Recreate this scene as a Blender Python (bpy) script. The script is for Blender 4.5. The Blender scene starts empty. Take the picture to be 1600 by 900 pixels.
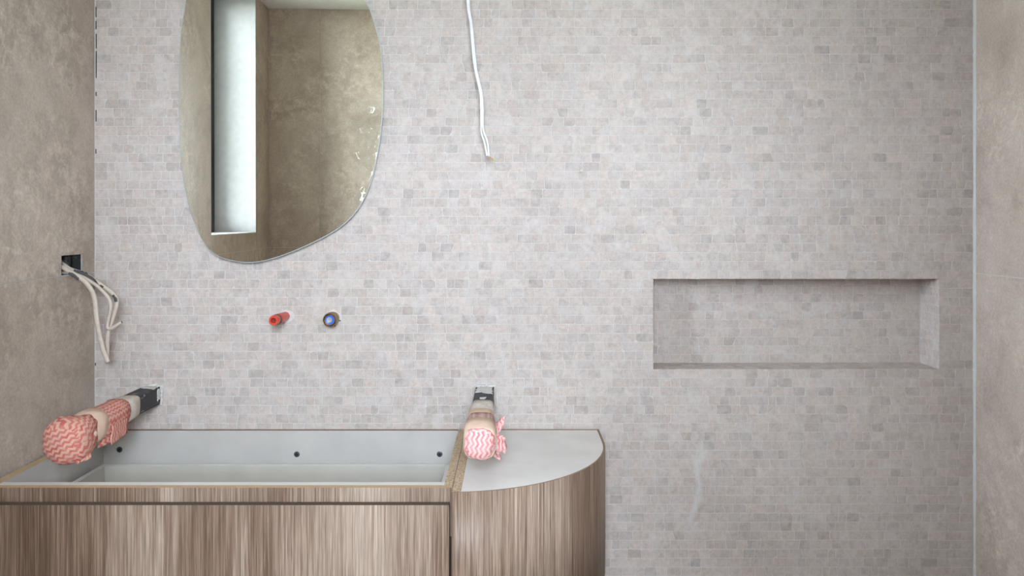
import bpy, bmesh, math, random
from mathutils import Vector, noise

# ------------------------------------------------------------------ camera, world, light, exposure
scene = bpy.context.scene
C = scene.collection
F = 1206.0              # focal length in pixels of the 1600x900 frame
DW = 2.05               # camera to mosaic wall
HC = 1.40               # camera height
VX, VY = 800.0, 348.0   # principal point
U = DW / F

cam_data = bpy.data.cameras.new('camera')
cam = bpy.data.objects.new('camera', cam_data)
C.objects.link(cam)
cam.location = (0.0, -DW, HC)
cam.rotation_euler = (math.pi / 2, 0, 0)
cam_data.sensor_width = 36.0
cam_data.lens = 36.0 * F / 1600.0
cam_data.shift_y = -(450.0 - VY) / 1600.0
cam_data.clip_start = 0.02
scene.camera = cam

world = bpy.data.worlds.new('overcast_sky')
scene.world = world
world.use_nodes = True
bg = world.node_tree.nodes['Background']
bg.inputs[0].default_value = (0.757, 0.872, 1.0, 1)
bg.inputs[1].default_value = 57.5

def portal(name, loc, rot, sx, sy):
    l = bpy.data.lights.new(name, 'AREA')
    l.shape = 'RECTANGLE'; l.size = sx; l.size_y = sy
    l.cycles.is_portal = True
    o = bpy.data.objects.new(name, l); C.objects.link(o)
    o.location = loc; o.rotation_euler = rot
    return o

scene.view_settings.view_transform = 'Standard'
scene.view_settings.look = 'None'
scene.view_settings.gamma = 1.0
scene.view_settings.use_curve_mapping = False
scene.view_settings.exposure = 0.0
scene.cycles.max_bounces = 12
scene.cycles.diffuse_bounces = 8

# room measures (metres): mosaic wall is the plane Y = 0, the room lies at Y < 0
XL, XR = -1.108, 1.229
LEN = 1.78              # mosaic wall to the wall with the doorway
ZC = 2.43
WS0, WS1, WZ = 0.969, 1.566, 1.343     # window: start, end (distance from mosaic wall), sill height
DX0, DX1, DZ = -0.50, 0.25, 2.36       # doorway
NX0, NX1 = (1021 - VX) * U, (1466.5 - VX) * U
ROW = 14.06 * U
def row_z(k): return HC - (0.3 + 14.06 * k - VY) * U
NZ1, NZ0 = row_z(31), row_z(41)
HY = -2.75              # far wall of the hall behind the camera
ND = 0.093              # niche depth
VT = HC - 322 * U       # top of the vanity

portal('window_portal', (XL - 0.29, -(WS0 + WS1) / 2, (WZ + ZC) / 2), (0, -math.pi / 2, 0), ZC - WZ, WS1 - WS0)
portal('hall_portal', (0.05, HY - 0.09, 1.85), (math.pi / 2, 0, 0), 0.7, 0.9)  # sky through an unseen hall opening, placed and sized for front light

def px(x, y, d):
    """point seen at pixel (x, y) at distance d from the camera plane"""
    return Vector(((x - VX) * d / F, d - DW, HC - (y - VY) * d / F))

# ------------------------------------------------------------------ materials
def new_mat(name):
    m = bpy.data.materials.new(name); m.use_nodes = True
    nt = m.node_tree
    return m, nt, nt.nodes['Principled BSDF']

def N(nt, typ, **kw):
    n = nt.nodes.new(typ)
    for k, v in kw.items():
        if k.startswith('i_'):
            key = k[2:]
            key = int(key) if key.isdigit() else key.replace('_', ' ')
            n.inputs[key].default_value = v
        else:
            setattr(n, k, v)
    return n

def L(nt, a, ao, b, bi): nt.links.new(a.outputs[ao], b.inputs[bi])

def ramp(nt, stops):
    r = nt.nodes.new('ShaderNodeValToRGB')
    e = r.color_ramp.elements
    while len(e) < len(stops): e.new(0.5)
    for el, (p, c) in zip(e, stops):
        el.position = p
        el.color = (c, c, c, 1) if not hasattr(c, '__len__') else (c[0], c[1], c[2], 1)
    return r

def mixc(nt, blend='MIX', fac=None):
    n = nt.nodes.new('ShaderNodeMix'); n.data_type = 'RGBA'; n.blend_type = blend
    if fac is not None: n.inputs[0].default_value = fac
    return n

def pos(nt, scale=(1, 1, 1), off=(0, 0, 0)):
    g = nt.nodes.new('ShaderNodeNewGeometry')
    mp = nt.nodes.new('ShaderNodeMapping')
    mp.inputs['Scale'].default_value = scale
    mp.inputs['Location'].default_value = off
    L(nt, g, 'Position', mp, 0)
    return mp

def plain(name, col, rough=0.5, metal=0.0, spec=0.5, bump=0.0, bscale=200):
    m, nt, b = new_mat(name)
    b.inputs['Base Color'].default_value = (*col, 1)
    b.inputs['Roughness'].default_value = rough
    b.inputs['Metallic'].default_value = metal
    b.inputs['Specular IOR Level'].default_value = spec
    p = pos(nt)
    n = N(nt, 'ShaderNodeTexNoise', i_Scale=bscale * 0.3, i_Detail=3.0)
    L(nt, p, 0, n, 'Vector')
    r = ramp(nt, [(0.3, 0.93), (0.7, 1.04)])
    L(nt, n, 0, r, 0)
    mx = mixc(nt, 'MULTIPLY', 1.0)
    mx.inputs[6].default_value = (*col, 1)
    L(nt, r, 0, mx, 7); L(nt, mx, 2, b, 'Base Color')
    if bump:
        n2 = N(nt, 'ShaderNodeTexNoise', i_Scale=bscale, i_Detail=4.0)
        L(nt, p, 0, n2, 'Vector')
        bp = N(nt, 'ShaderNodeBump', i_Strength=bump, i_Distance=0.001)
        L(nt, n2, 0, bp, 'Height'); L(nt, bp, 0, b, 'Normal')
    return m

def mosaic_material():
    m, nt, b = new_mat('tumbled_limestone')
    at = N(nt, 'ShaderNodeAttribute', attribute_name='Col')
    p = pos(nt)
    n1 = N(nt, 'ShaderNodeTexNoise', i_Scale=75.0, i_Detail=6.0, i_Roughness=0.7, i_Distortion=0.6)
    L(nt, p, 0, n1, 'Vector')
    r1 = ramp(nt, [(0.28, 0.78), (0.5, 0.99), (0.72, 1.17)])
    L(nt, n1, 0, r1, 0)
    mx = mixc(nt, 'MULTIPLY', 1.0)
    L(nt, at, 'Color', mx, 6); L(nt, r1, 0, mx, 7)
    # pale grout film left on some tiles
    n2 = N(nt, 'ShaderNodeTexNoise', i_Scale=22.0, i_Detail=5.0, i_Roughness=0.65)
    L(nt, p, 0, n2, 'Vector')
    r2 = ramp(nt, [(0.48, 0.0), (0.72, 0.65)])
    L(nt, n2, 0, r2, 0)
    mx2 = mixc(nt)
    L(nt, r2, 0, mx2, 0); L(nt, mx, 2, mx2, 6)
    mx2.inputs[7].default_value = (0.60, 0.555, 0.53, 1)
    # a dribble of dried grout on the wall right of the vanity
    sx = nt.nodes.new('ShaderNodeSeparateXYZ'); g = nt.nodes.new('ShaderNodeNewGeometry')
    L(nt, g, 'Position', sx, 0)
    nw = N(nt, 'ShaderNodeTexNoise', i_Scale=14.0, i_Detail=3.0)
    L(nt, p, 0, nw, 'Vector')
    zz = N(nt, 'ShaderNodeMath', operation='MULTIPLY_ADD'); L(nt, sx, 2, zz, 0); zz.inputs[1].default_value = 0.10; zz.inputs[2].default_value = 0.422
    d0 = N(nt, 'ShaderNodeMath', operation='SUBTRACT'); L(nt, sx, 0, d0, 0); L(nt, zz, 0, d0, 1)
    w0 = N(nt, 'ShaderNodeMath', operation='MULTIPLY_ADD'); L(nt, nw, 0, w0, 0); w0.inputs[1].default_value = 0.08; w0.inputs[2].default_value = -0.04
    d1 = N(nt, 'ShaderNodeMath', operation='ADD'); L(nt, d0, 0, d1, 0); L(nt, w0, 0, d1, 1)
    ab = N(nt, 'ShaderNodeMath', operation='ABSOLUTE'); L(nt, d1, 0, ab, 0)
    f1 = N(nt, 'ShaderNodeMapRange', clamp=True); L(nt, ab, 0, f1, 0)
    f1.inputs[1].default_value = 0.002; f1.inputs[2].default_value = 0.014; f1.inputs[3].default_value = 0.75; f1.inputs[4].default_value = 0.0
    zc = N(nt, 'ShaderNodeMath', operation='SUBTRACT'); L(nt, sx, 2, zc, 0); zc.inputs[1].default_value = 0.70
    za = N(nt, 'ShaderNodeMath', operation='ABSOLUTE'); L(nt, zc, 0, za, 0)
    f2 = N(nt, 'ShaderNodeMapRange', clamp=True); L(nt, za, 0, f2, 0)
    f2.inputs[1].default_value = 0.06; f2.inputs[2].default_value = 0.13; f2.inputs[3].default_value = 1.0; f2.inputs[4].default_value = 0.0
    ff = N(nt, 'ShaderNodeMath', operation='MULTIPLY'); L(nt, f1, 0, ff, 0); L(nt, f2, 0, ff, 1)
    mx3 = mixc(nt); L(nt, ff, 0, mx3, 0); L(nt, mx2, 2, mx3, 6); mx3.inputs[7].default_value = (0.62, 0.59, 0.57, 1)
    L(nt, mx3, 2, b, 'Base Color')
    b.inputs['Roughness'].default_value = 0.72
    b.inputs['Specular IOR Level'].default_value = 0.3
    bp = N(nt, 'ShaderNodeBump', i_Strength=0.35, i_Distance=0.0008)
    L(nt, n1, 0, bp, 'Height'); L(nt, bp, 0, b, 'Normal')
    return m

def stone_material(name, tint=1.0):
    """large stone-look porcelain tile"""
    m, nt, b = new_mat(name)
    p = pos(nt)
    n1 = N(nt, 'ShaderNodeTexNoise', i_Scale=4.5, i_Detail=10.0, i_Roughness=0.70, i_Distortion=0.4)
    L(nt, p, 0, n1, 'Vector')
    r1 = ramp(nt, [(0.30, (0.275 * tint, 0.222 * tint, 0.181 * tint)), (0.50, (0.372 * tint, 0.309 * tint, 0.258 * tint)), (0.72, (0.455 * tint, 0.386 * tint, 0.326 * tint))])
    L(nt, n1, 0, r1, 0)
    n2 = N(nt, 'ShaderNodeTexNoise', i_Scale=34.0, i_Detail=9.0, i_Roughness=0.78, i_Distortion=0.35)
    L(nt, p, 0, n2, 'Vector')
    n3 = N(nt, 'ShaderNodeTexNoise', i_Scale=5.0, i_Detail=3.0)
    L(nt, p, 0, n3, 'Vector')
    r2 = ramp(nt, [(0.46, 0.0), (0.66, 1.0)])
    L(nt, n2, 0, r2, 0)
    r3 = ramp(nt, [(0.40, 0.05), (0.62, 0.95)])
    L(nt, n3, 0, r3, 0)
    f = N(nt, 'ShaderNodeMath', operation='MULTIPLY')
    L(nt, r2, 0, f, 0); L(nt, r3, 0, f, 1)
    mx = mixc(nt); L(nt, f, 0, mx, 0); L(nt, r1, 0, mx, 6)
    mx.inputs[7].default_value = (0.54 * tint, 0.465 * tint, 0.393 * tint, 1)
    n4 = N(nt, 'ShaderNodeTexNoise', i_Scale=140.0, i_Detail=5.0, i_Roughness=0.7)
    L(nt, p, 0, n4, 'Vector')
    r4 = ramp(nt, [(0.3, 0.84), (0.7, 1.13)])
    L(nt, n4, 0, r4, 0)
    m2 = mixc(nt, 'MULTIPLY', 1.0); L(nt, mx, 2, m2, 6); L(nt, r4, 0, m2, 7)
    L(nt, m2, 2, b, 'Base Color')
    b.inputs['Roughness'].default_value = 0.55
    b.inputs['Specular IOR Level'].default_value = 0.35
    bp = N(nt, 'ShaderNodeBump', i_Strength=0.15, i_Distance=0.001)
    L(nt, n4, 0, bp, 'Height'); L(nt, bp, 0, b, 'Normal')
    return m

def wood_material():
    m, nt, b = new_mat('grey_brown_wood_laminate')
    p1 = pos(nt, (6.5, 6.5, 0.5), (2.3, 0, 0))
    n1 = N(nt, 'ShaderNodeTexNoise', i_Scale=1.0, i_Detail=3.0, i_Distortion=0.4)
    L(nt, p1, 0, n1, 'Vector')
    p2 = pos(nt, (250, 250, 3.4))
    n2 = N(nt, 'ShaderNodeTexNoise', i_Scale=1.0, i_Detail=5.0, i_Roughness=0.65, i_Distortion=0.5)
    L(nt, p2, 0, n2, 'Vector')
    p3 = pos(nt, (600, 600, 14))
    n3 = N(nt, 'ShaderNodeTexNoise', i_Scale=1.0, i_Detail=3.0)
    L(nt, p3, 0, n3, 'Vector')
    a = N(nt, 'ShaderNodeMath', operation='MULTIPLY_ADD'); L(nt, n2, 0, a, 0); a.inputs[1].default_value = 0.50
    h = N(nt, 'ShaderNodeMath', operation='MULTIPLY'); L(nt, n1, 0, h, 0); h.inputs[1].default_value = 0.50
    L(nt, h, 0, a, 2)
    r = ramp(nt, [(0.35, (0.105, 0.060, 0.037)), (0.45, (0.205, 0.130, 0.088)), (0.53, (0.345, 0.247, 0.185)), (0.62, (0.50, 0.385, 0.302))])
    L(nt, a, 0, r, 0)
    r3 = ramp(nt, [(0.35, 0.70), (0.62, 1.08)])
    L(nt, n3, 0, r3, 0)
    mx = mixc(nt, 'MULTIPLY', 1.0); L(nt, r, 0, mx, 6); L(nt, r3, 0, mx, 7)
    L(nt, mx, 2, b, 'Base Color')
    b.inputs['Roughness'].default_value = 0.5
    b.inputs['Specular IOR Level'].default_value = 0.35
    bp = N(nt, 'ShaderNodeBump', i_Strength=0.2, i_Distance=0.0006)
    L(nt, n2, 0, bp, 'Height'); L(nt, bp, 0, b, 'Normal')
    return m

def chipboard_material():
    m, nt, b = new_mat('chipboard_edge')
    p = pos(nt)
    v = N(nt, 'ShaderNodeTexVoronoi', i_Scale=420.0)
    L(nt, p, 0, v, 'Vector')
    r = ramp(nt, [(0.0, (0.20, 0.13, 0.075)), (0.22, (0.42, 0.30, 0.19)), (0.6, (0.52, 0.39, 0.26)), (1.0, (0.60, 0.48, 0.34))])
    s = N(nt, 'ShaderNodeSeparateColor'); L(nt, v, 'Color', s, 0)
    L(nt, s, 0, r, 0); L(nt, r, 0, b, 'Base Color')
    b.inputs['Roughness'].default_value = 0.85
    return m

def chevron_material(name, paper, red, rot, period=0.0115, wave=0.015, amp=0.0050):
    m, nt, b = new_mat(name)
    uv = N(nt, 'ShaderNodeUVMap', uv_map='UVMap')
    sp = nt.nodes.new('ShaderNodeSeparateXYZ')
    mp = nt.nodes.new('ShaderNodeMapping'); mp.inputs['Rotation'].default_value = (0, 0, rot)
    L(nt, uv, 0, mp, 0); L(nt, mp, 0, sp, 0)
    tri = N(nt, 'ShaderNodeMath', operation='PINGPONG'); L(nt, sp, 0, tri, 0); tri.inputs[1].default_value = wave / 2
    sc = N(nt, 'ShaderNodeMath', operation='MULTIPLY_ADD'); L(nt, tri, 0, sc, 0); sc.inputs[1].default_value = amp / (wave / 2)
    L(nt, sp, 1, sc, 2)
    fr = N(nt, 'ShaderNodeMath', operation='PINGPONG'); L(nt, sc, 0, fr, 0); fr.inputs[1].default_value = period / 2
    mr = N(nt, 'ShaderNodeMapRange', clamp=True); L(nt, fr, 0, mr, 0)
    mr.inputs[1].default_value = period * 0.20; mr.inputs[2].default_value = period * 0.30
    p = pos(nt)
    n = N(nt, 'ShaderNodeTexNoise', i_Scale=60.0, i_Detail=4.0); L(nt, p, 0, n, 'Vector')
    rr = ramp(nt, [(0.35, 0.55), (0.6, 1.0)]); L(nt, n, 0, rr, 0)
    f = N(nt, 'ShaderNodeMath', operation='MULTIPLY'); L(nt, mr, 0, f, 0); L(nt, rr, 0, f, 1)
    mx = mixc(nt); L(nt, f, 0, mx, 0)
    mx.inputs[6].default_value = (*paper, 1); mx.inputs[7].default_value = (*red, 1)
    # dirty scuffs
    n2 = N(nt, 'ShaderNodeTexNoise', i_Scale=35.0, i_Detail=5.0, i_Distortion=1.0); L(nt, p, 0, n2, 'Vector')
    r2 = ramp(nt, [(0.62, 0.0), (0.75, 0.6)]); L(nt, n2, 0, r2, 0)
    m2 = mixc(nt); L(nt, r2, 0, m2, 0); L(nt, mx, 2, m2, 6); m2.inputs[7].default_value = (0.25, 0.16, 0.13, 1)
    L(nt, m2, 2, b, 'Base Color')
    b.inputs['Roughness'].default_value = 0.85
    b.inputs['Specular IOR Level'].default_value = 0.2
    n3 = N(nt, 'ShaderNodeTexNoise', i_Scale=500.0); L(nt, p, 0, n3, 'Vector')
    bp = N(nt, 'ShaderNodeBump', i_Strength=0.3, i_Distance=0.0008); L(nt, n3, 0, bp, 'Height'); L(nt, bp, 0, b, 'Normal')
    return m

def smeared(name, base, smear, rough, scale, lo, hi, stretch=(1, 1, 1)):
    """a base colour with blotches of another (mortar on steel, tape on cable)"""
    m, nt, b = new_mat(name)
    p = pos(nt, stretch)
    n = N(nt, 'ShaderNodeTexNoise', i_Scale=scale, i_Detail=5.0, i_Roughness=0.6, i_Distortion=0.8); L(nt, p, 0, n, 'Vector')
    r = ramp(nt, [(lo, 0.0), (hi, 1.0)]); L(nt, n, 0, r, 0)
    mx = mixc(nt); L(nt, r, 0, mx, 0)
    mx.inputs[6].default_value = (*base, 1); mx.inputs[7].default_value = (*smear, 1)
    L(nt, mx, 2, b, 'Base Color'); b.inputs['Roughness'].default_value = rough
    return m

M = {}
M['mosaic'] = mosaic_material()
M['grout'] = plain('pale_grout', (0.575, 0.545, 0.525), 0.9, bump=0.3, bscale=500, spec=0.2)
M['stone'] = stone_material('stone_look_porcelain', 1.17)
M['joint'] = plain('joint_grout', (0.56, 0.54, 0.52), 0.9, spec=0.2)
M['corner'] = plain('corner_sealant', (0.52, 0.51, 0.50), 0.6)
M['ceiling'] = plain('ceiling_paint', (0.80, 0.80, 0.78), 0.9, spec=0.2)
M['reveal'] = plain('pale_render', (0.52, 0.515, 0.52), 0.9, bump=0.3, bscale=120)
M['floor'] = stone_material('floor_porcelain', 0.9)
M['hall'] = plain('hall_wall_paint', (0.72, 0.71, 0.69), 0.9, spec=0.2)
M['wood'] = wood_material()
M['chip'] = chipboard_material()
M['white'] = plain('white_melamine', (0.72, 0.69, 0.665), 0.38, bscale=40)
M['inner'] = plain('inside_melamine', (0.49, 0.46, 0.43), 0.45, bscale=40)  # boards inside the cabinet, greyer and darker than the white melamine
M['drawerin'] = plain('shaded_drawer_board', (0.46, 0.425, 0.375), 0.5, bscale=40)  # beige holds the shade inside the drawer; board edges stay white
M['tanedge'] = plain('tan_raw_edge', (0.50, 0.35, 0.21), 0.8, bscale=300)
M['shadeedge'] = plain('shade_darkened_edge', (0.085, 0.055, 0.038), 0.7, bscale=300)  # brown edge, darkened to carry the shade in the gaps around the drawer front
M['edging'] = plain('brown_edge_band', (0.26, 0.17, 0.105), 0.7, bscale=300)
M['steel'] = smeared('black_steel_with_mortar', (0.020, 0.020, 0.024), (0.50, 0.48, 0.46), 0.55, 38.0, 0.60, 0.72, (1, 0.5, 2))
M['mortar'] = plain('white_mortar', (0.62, 0.60, 0.57), 0.95, bump=0.8, bscale=150, spec=0.2)
M['tape'] = plain('masking_tape', (0.78, 0.56, 0.43), 0.75, bump=0.5, bscale=180, spec=0.3)
M['paletape'] = smeared('scuffed_pale_tape', (0.62, 0.53, 0.46), (0.72, 0.69, 0.66), 0.8, 40.0, 0.5, 0.65)
RED = (0.52, 0.125, 0.105); PAPER = (0.64, 0.37, 0.29)
M['chev_left'] = chevron_material('red_chevron_cloth', PAPER, RED, math.radians(-28))
M['chev_side'] = chevron_material('red_chevron_cloth_side', PAPER, RED, 0.0)
M['chev_right'] = chevron_material('pink_chevron_cloth', (0.74, 0.50, 0.47), (0.62, 0.20, 0.20), math.radians(94), 0.0100, 0.018, 0.0052)
M['chev_faded'] = chevron_material('faded_chevron_cloth', (0.55, 0.41, 0.36), (0.40, 0.20, 0.18), math.radians(0))
M['screw'] = plain('dark_zinc', (0.10, 0.105, 0.11), 0.4, 0.8)
M['socket'] = plain('black_recess', (0.01, 0.01, 0.01), 0.8)
M['cable'] = smeared('cream_cable_sheath', (0.56, 0.475, 0.40), (0.40, 0.335, 0.28), 0.5, 30.0, 0.5, 0.75)
M['cablewhite'] = plain('white_cable_sheath', (0.78, 0.78, 0.78), 0.45)
M['dirt'] = plain('grey_adhesive', (0.085, 0.08, 0.08), 0.9, bump=0.6, bscale=300)
M['boxdark'] = smeared('dark_box_plastic', (0.018, 0.016, 0.015), (0.16, 0.145, 0.13), 0.8, 60.0, 0.5, 0.7)
M['copper'] = plain('copper_core', (0.45, 0.26, 0.12), 0.4, 0.9)
M['greenwire'] = plain('green_yellow_wire', (0.42, 0.48, 0.08), 0.5)
M['redplastic'] = plain('red_plastic', (0.62, 0.065, 0.032), 0.32, bscale=120)
M['redplastic_in'] = plain('red_plastic_bore_shade', (0.16, 0.012, 0.012), 0.5)  # same red plastic, darkened for the shade down the bore
M['rubber'] = plain('black_rubber', (0.02, 0.02, 0.02), 0.5)
M['brass'] = plain('aged_brass', (0.36, 0.26, 0.15), 0.38, 0.85, bscale=200)
M['brassbright'] = plain('bright_brass', (0.62, 0.42, 0.20), 0.25, 1.0)
M['blue'] = plain('blue_plastic', (0.03, 0.13, 0.62), 0.35)
M['core'] = plain('pale_plug', (0.36, 0.36, 0.33), 0.5)
M['frame'] = plain('black_window_frame', (0.018, 0.019, 0.022), 0.4)
M['edgeglass'] = plain('mirror_ground_edge', (0.55, 0.62, 0.62), 0.25, 0.3)

def mirror_material():
    m, nt, b = new_mat('mirror_silvering')
    b.inputs['Base Color'].default_value = (0.95, 0.925, 0.835, 1)
    b.inputs['Metallic'].default_value = 1.0
    b.inputs['Roughness'].default_value = 0.0
    return m
M['mirror'] = mirror_material()

def clear_material(name, gloss, tint):
    m = bpy.data.materials.new(name); m.use_nodes = True
    nt = m.node_tree; nt.nodes.clear()
    out = nt.nodes.new('ShaderNodeOutputMaterial')
    t = N(nt, 'ShaderNodeBsdfTransparent'); t.inputs[0].default_value = (*tint, 1)
    g = N(nt, 'ShaderNodeBsdfGlossy'); g.inputs['Roughness'].default_value = gloss
    fr = N(nt, 'ShaderNodeFresnel', i_IOR=1.5 if gloss == 0.0 else 1.55)
    mx = nt.nodes.new('ShaderNodeMixShader')
    cl = N(nt, 'ShaderNodeMath', operation='MINIMUM'); L(nt, fr, 0, cl, 0); cl.inputs[1].default_value = 1.0 if gloss == 0.0 else 0.10
    L(nt, cl, 0, mx, 0); L(nt, t, 0, mx, 1); L(nt, g, 0, mx, 2); L(nt, mx, 0, out, 0)
    return m
M['glass'] = clear_material('window_glass', 0.0, (0.97, 0.98, 0.98))
M['film'] = clear_material('clear_plastic_film', 0.06, (0.97, 0.98, 0.98))

# ------------------------------------------------------------------ mesh helpers
def link(name, me, parent=None, mats=(), smooth=False):
    o = bpy.data.objects.new(name, me); C.objects.link(o)
    for m in mats: me.materials.append(m)
    if smooth:
        for p in me.polygons: p.use_smooth = True
    if parent is not None:
        o.parent = parent
        o.location = Vector(o.location) - parent.location
    return o

def settle(o, at):
    """move the object's origin to a world point without moving its vertices (parent is an unrotated empty or mesh)"""
    at = Vector(at)
    base = Vector((0, 0, 0)); p = o.parent
    while p is not None:
        base += p.location; p = p.parent
    old = base + o.location
    d = at - old
    for v in o.data.vertices: v.co -= d
    o.location = at - base
    return o

def tag(o, label=None, cat=None, group=None, kind=None):
    if label: o['label'] = label
    if cat: o['category'] = cat
    if group: o['group'] = group
    if kind: o['kind'] = kind
    return o

def thing(name, at, label, cat, group=None):
    o = bpy.data.objects.new(name, None); C.objects.link(o); o.location = at
    o.empty_display_size = 0.05
    return tag(o, label, cat, group)

def bm_box(bm, x0, x1, y0, y1, z0, z1, bevel=0.0, mat=0):
    vs = [bm.verts.new(c) for c in ((x0, y0, z0), (x1, y0, z0), (x1, y1, z0), (x0, y1, z0), (x0, y0, z1), (x1, y0, z1), (x1, y1, z1), (x0, y1, z1))]
    fs = [bm.faces.new([vs[i] for i in q]) for q in ((3, 2, 1, 0), (4, 5, 6, 7), (0, 1, 5, 4), (1, 2, 6, 5), (2, 3, 7, 6), (3, 0, 4, 7))]
    for f in fs: f.material_index = mat
    if bevel:
        es = list({e for f in fs for e in f.edges})
        bmesh.ops.bevel(bm, geom=es, offset=bevel, segments=2, affect='EDGES', profile=0.5)
    return fs        # order: bottom, top, front(-Y), right, back, left

def finish(bm, name, mats, parent=None, smooth=False, at=None):
    bmesh.ops.recalc_face_normals(bm, faces=bm.faces[:])
    me = bpy.data.meshes.new(name); bm.to_mesh(me); bm.free()
    o = link(name, me, parent, mats, smooth)
    if at is None and len(me.vertices):
        lo = [min(v.co[i] for v in me.vertices) for i in range(3)]; hi = [max(v.co[i] for v in me.vertices) for i in range(3)]
        base = Vector((0, 0, 0)); p = o
        while p is not None: base += p.location; p = p.parent
        at = Vector([(a + b) / 2 for a, b in zip(lo, hi)])
    # vertices were given in world coordinates: put the origin at 'at'
    o.location = (0, 0, 0)
    base = Vector((0, 0, 0)); p = o.parent
    while p is not None: base += p.location; p = p.parent
    at = Vector(at)
    for v in me.vertices: v.co -= at
    o.location = at - base
    return o

def box(name, x0, x1, y0, y1, z0, z1, mat, parent=None, bevel=0.0, at=None):
    bm = bmesh.new(); bm_box(bm, x0, x1, y0, y1, z0, z1, bevel)
    return finish(bm, name, [M[mat]], parent, at=at)

def panel(name, x0, x1, y0, y1, z0, z1, face, edge, top_edge, parent, front=None):
    """board with faces of one look and its upper (and end) edges of another"""
    bm = bmesh.new()
    fs = bm_box(bm, x0, x1, y0, y1, z0, z1)
    fs[top_edge].material_index = 1
    if front: fs[2].material_index = 2
    return finish(bm, name, [M[face], M[edge], M[front or edge]], parent)

def prism(name, poly, axis, a0, a1, mats, parent=None, bevel=0.0, side_mat=None, at=None):
    """polygon (2-D points) extruded from a0 to a1 along axis: 'x' -> (y, z), 'y' -> (x, z), 'z' -> (x, y)"""
    def P(p, a):
        return {'x': (a, p[0], p[1]), 'y': (p[0], a, p[1]), 'z': (p[0], p[1], a)}[axis]
    bm = bmesh.new()
    lo = [bm.verts.new(P(p, a0)) for p in poly]; hi = [bm.verts.new(P(p, a1)) for p in poly]
    bm.faces.new(lo); bm.faces.new(list(reversed(hi)))
    n = len(poly)
    for i in range(n):
        f = bm.faces.new((lo[i], lo[(i + 1) % n], hi[(i + 1) % n], hi[i]))
        if side_mat is not None: f.material_index = side_mat
    return finish(bm, name, mats, parent, at=at)

def slab_with_holes(name, axis, a0, a1, u0, u1, v0, v1, holes, mats, parent=None):
    """wall slab between a0 and a1 along axis ('x': u = y, 'y': u = x, 'z': (u, v) = (x, y)), with rectangular holes"""
    us = sorted({u0, u1, *[h[0] for h in holes], *[h[1] for h in holes]})
    vs = sorted({v0, v1, *[h[2] for h in holes], *[h[3] for h in holes]})
    us = [u for u in us if u0 <= u <= u1]; vs = [v for v in vs if v0 <= v <= v1]
    def solid(i, j):
        if not (0 <= i < len(us) - 1 and 0 <= j < len(vs) - 1): return False
        cu, cv = (us[i] + us[i + 1]) / 2, (vs[j] + vs[j + 1]) / 2
        return not any(h[0] < cu < h[1] and h[2] < cv < h[3] for h in holes)
    bm = bmesh.new(); cache = {}
    def V(u, v, a):
        k = (u, v, a)
        if k not in cache:
            cache[k] = bm.verts.new({'x': (a, u, v), 'y': (u, a, v), 'z': (u, v, a)}[axis])
        return cache[k]
    for i in range(len(us) - 1):
        for j in range(len(vs) - 1):
            if not solid(i, j): continue
            A, B, Cc, D = (us[i], vs[j]), (us[i + 1], vs[j]), (us[i + 1], vs[j + 1]), (us[i], vs[j + 1])
            for a in (a0, a1): bm.faces.new([V(*p, a) for p in (A, B, Cc, D)])
            for (p, q, ni, nj) in ((A, B, i, j - 1), (B, Cc, i + 1, j), (Cc, D, i, j + 1), (D, A, i - 1, j)):
                if not solid(ni, nj): bm.faces.new([V(*p, a0), V(*q, a0), V(*q, a1), V(*p, a1)])
    return finish(bm, name, mats, parent, at=(0, 0, 0))

def catmull(pts, per=8):
    pts = [Vector(p) for p in pts]
    q = [pts[0] * 2 - pts[1]] + pts + [pts[-1] * 2 - pts[-2]]
    out = []
    for i in range(1, len(q) - 2):
        for k in range(per):
            t = k / per
            a, b, c, d = q[i - 1], q[i], q[i + 1], q[i + 2]
            out.append(0.5 * ((2 * b) + (c - a) * t + (2 * a - 5 * b + 4 * c - d) * t * t + (3 * b - a - 3 * c + d) * t ** 3))
    out.append(pts[-1])
    return out

def sweep(name, pts, ra, rb, mat, parent=None, n=10, per=8, up=(0, 1, 0), lump=0.0, at=None):
    """tube of elliptic section (ra across, rb along 'up') along a smooth path"""
    path = catmull(pts, per)
    bm = bmesh.new(); rings = []
    nrm = Vector(up)
    for i, p in enumerate(path):
        t = (path[min(i + 1, len(path) - 1)] - path[max(i - 1, 0)]).normalized()
        nrm = (nrm - t * nrm.dot(t)).normalized()
        s = t.cross(nrm)
        ring = []
        for k in range(n):
            a = 2 * math.pi * k / n
            g = 1 + lump * noise.noise(p * 90 + Vector((k, 0, 0)))
            ring.append(bm.verts.new(p + s * (math.cos(a) * ra * g) + nrm * (math.sin(a) * rb * g)))
        rings.append(ring)
    for r0, r1 in zip(rings, rings[1:]):
        for k in range(n):
            bm.faces.new((r0[k], r0[(k + 1) % n], r1[(k + 1) % n], r1[k]))
    bm.faces.new(list(reversed(rings[0]))); bm.faces.new(rings[-1])
    return finish(bm, name, [M[mat]], parent, smooth=True, at=at)

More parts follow.
